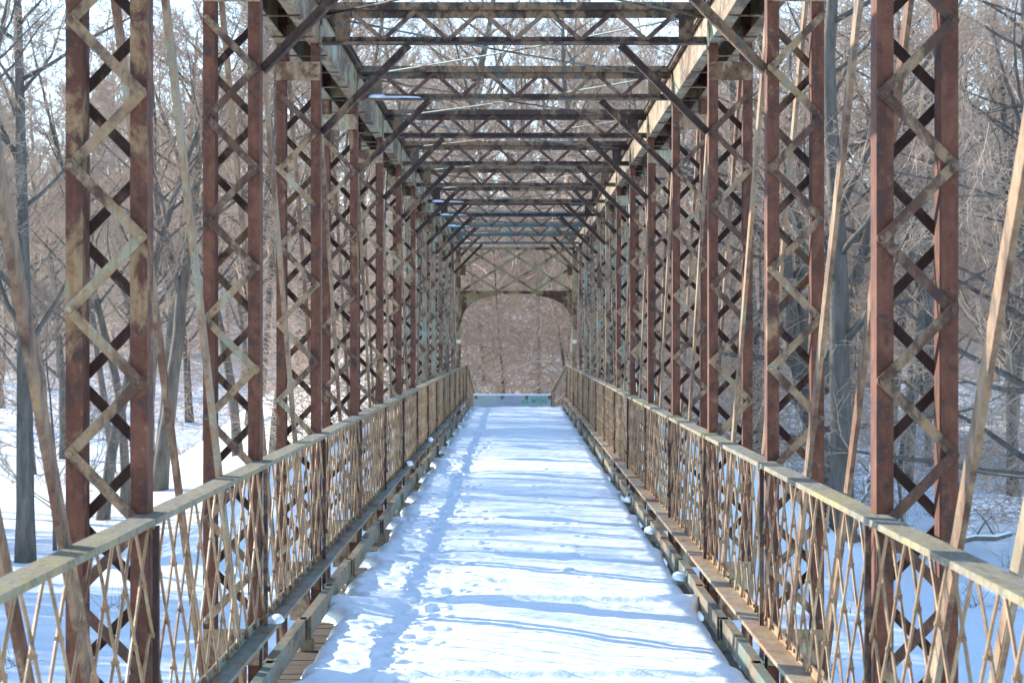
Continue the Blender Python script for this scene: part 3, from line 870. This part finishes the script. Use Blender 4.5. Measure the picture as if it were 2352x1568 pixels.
brush('shore_brush', M_brush, lft, 22000, (1.8, 5.5), .026, 'brown brush along the far shore of the snowy river flat', 'brush', 33)
def reeds(g, n):
    c = [(px(230, 118), 118, 3.0), (px(560, 128), 128, 4.0), (px(680, 120), 120, 3), (px(900, 110), 105, 1.5), (px(460, 140), 140, 3)]
    k = g.integers(0, len(c), n); c = np.array(c)[k]
    x = c[:, 0]+g.normal(0, 1, n)*c[:, 2]*.6; y = c[:, 1]+g.normal(0, 1.2, n); return x, y, ground_z(x, y)
brush('dry_reeds', M_straw, reeds, 1500, (.4, .9), .014, 'orange brown dry reeds standing in the snow on the left', 'reeds', 34, up=2.5, bend=-.02, nseg=3)
def stalks(g, n):
    y = g.uniform(40, 80, n); x = np.where(g.uniform(0, 1, n) < .5, -1, 1)*g.uniform(.10, .24, n)*y; k = g.integers(0, 26, n)
    gc = np.random.default_rng(9); cy = gc.uniform(42, 78, 26); cx_ = np.where(np.arange(26) % 2, -1, 1)*gc.uniform(.11, .22, 26)*cy
    x = cx_[k]+g.normal(0, .22, n); y = cy[k]+g.normal(0, .22, n); return x, y, ground_z(x, y)
brush('weed_stalks', M_limb, stalks, 420, (.3, 1.1), .008, 'sparse dark weed stalks poking out of the snow below the bridge', 'weeds', 35, up=1.6, bend=-.05, nseg=4)

# fallen logs by the big right tree
for k, (xp, d, L, az, tlt, r, lab) in enumerate([
    (1985, 69, 4.2, 2.3, .35, .13, 'snow topped fallen limb slanting against the massive right trunk'),
    (2010, 66, 5.0, .5, .06, .12, 'long fallen log half buried in snow right of the massive trunk'),
    (1900, 62, 2.6, 2.9, .10, .07, 'short broken branch lying in shaded snow below the right railing'),
    (1960, 71, 3.4, 1.2, .6, .10, 'steep broken limb propped up behind the massive right trunk')]):
    x = px(xp, d); z = float(ground_z(x, d))
    e = empty('fallen_log', (x, d, z)); tag(e, lab, 'log', 'fallen wood on the right bank')
    dv = Vector((math.cos(az)*math.cos(tlt), math.sin(az)*math.cos(tlt), math.sin(tlt)))
    m = MB(); rr = random.Random(k); pts = [tuple(dv*L*t + Vector((rr.uniform(-.1, .1), rr.uniform(-.1, .1), .05+rr.uniform(-.03, .06)))) for t in np.linspace(0, 1, 8)]
    m.tube(pts, [r*(1-.07*i) for i in range(8)], 8)
    for j in range(6):
        p = Vector(pts[1+j % 6]); q = p + Vector((rr.uniform(-1, 1), rr.uniform(-1, 1), rr.uniform(.1, 1.2)))*.8; m.tube([p, p.lerp(q, .5)+Vector((0, 0, .1)), q], [.035, .022, .01], 5)
    m.build('limb', M_limb, e, smooth=True)
    m = MB(); m.tube([(p[0], p[1], p[2]+r*.62) for p in pts[1:]], [r*.62*(1-.07*i) for i in range(7)], 8); m.build('snow_cover', M_clump, e, smooth=True)
print('verts', sum(len(m.vertices) for m in bpy.data.meshes), 'objs', len(bpy.data.objects))
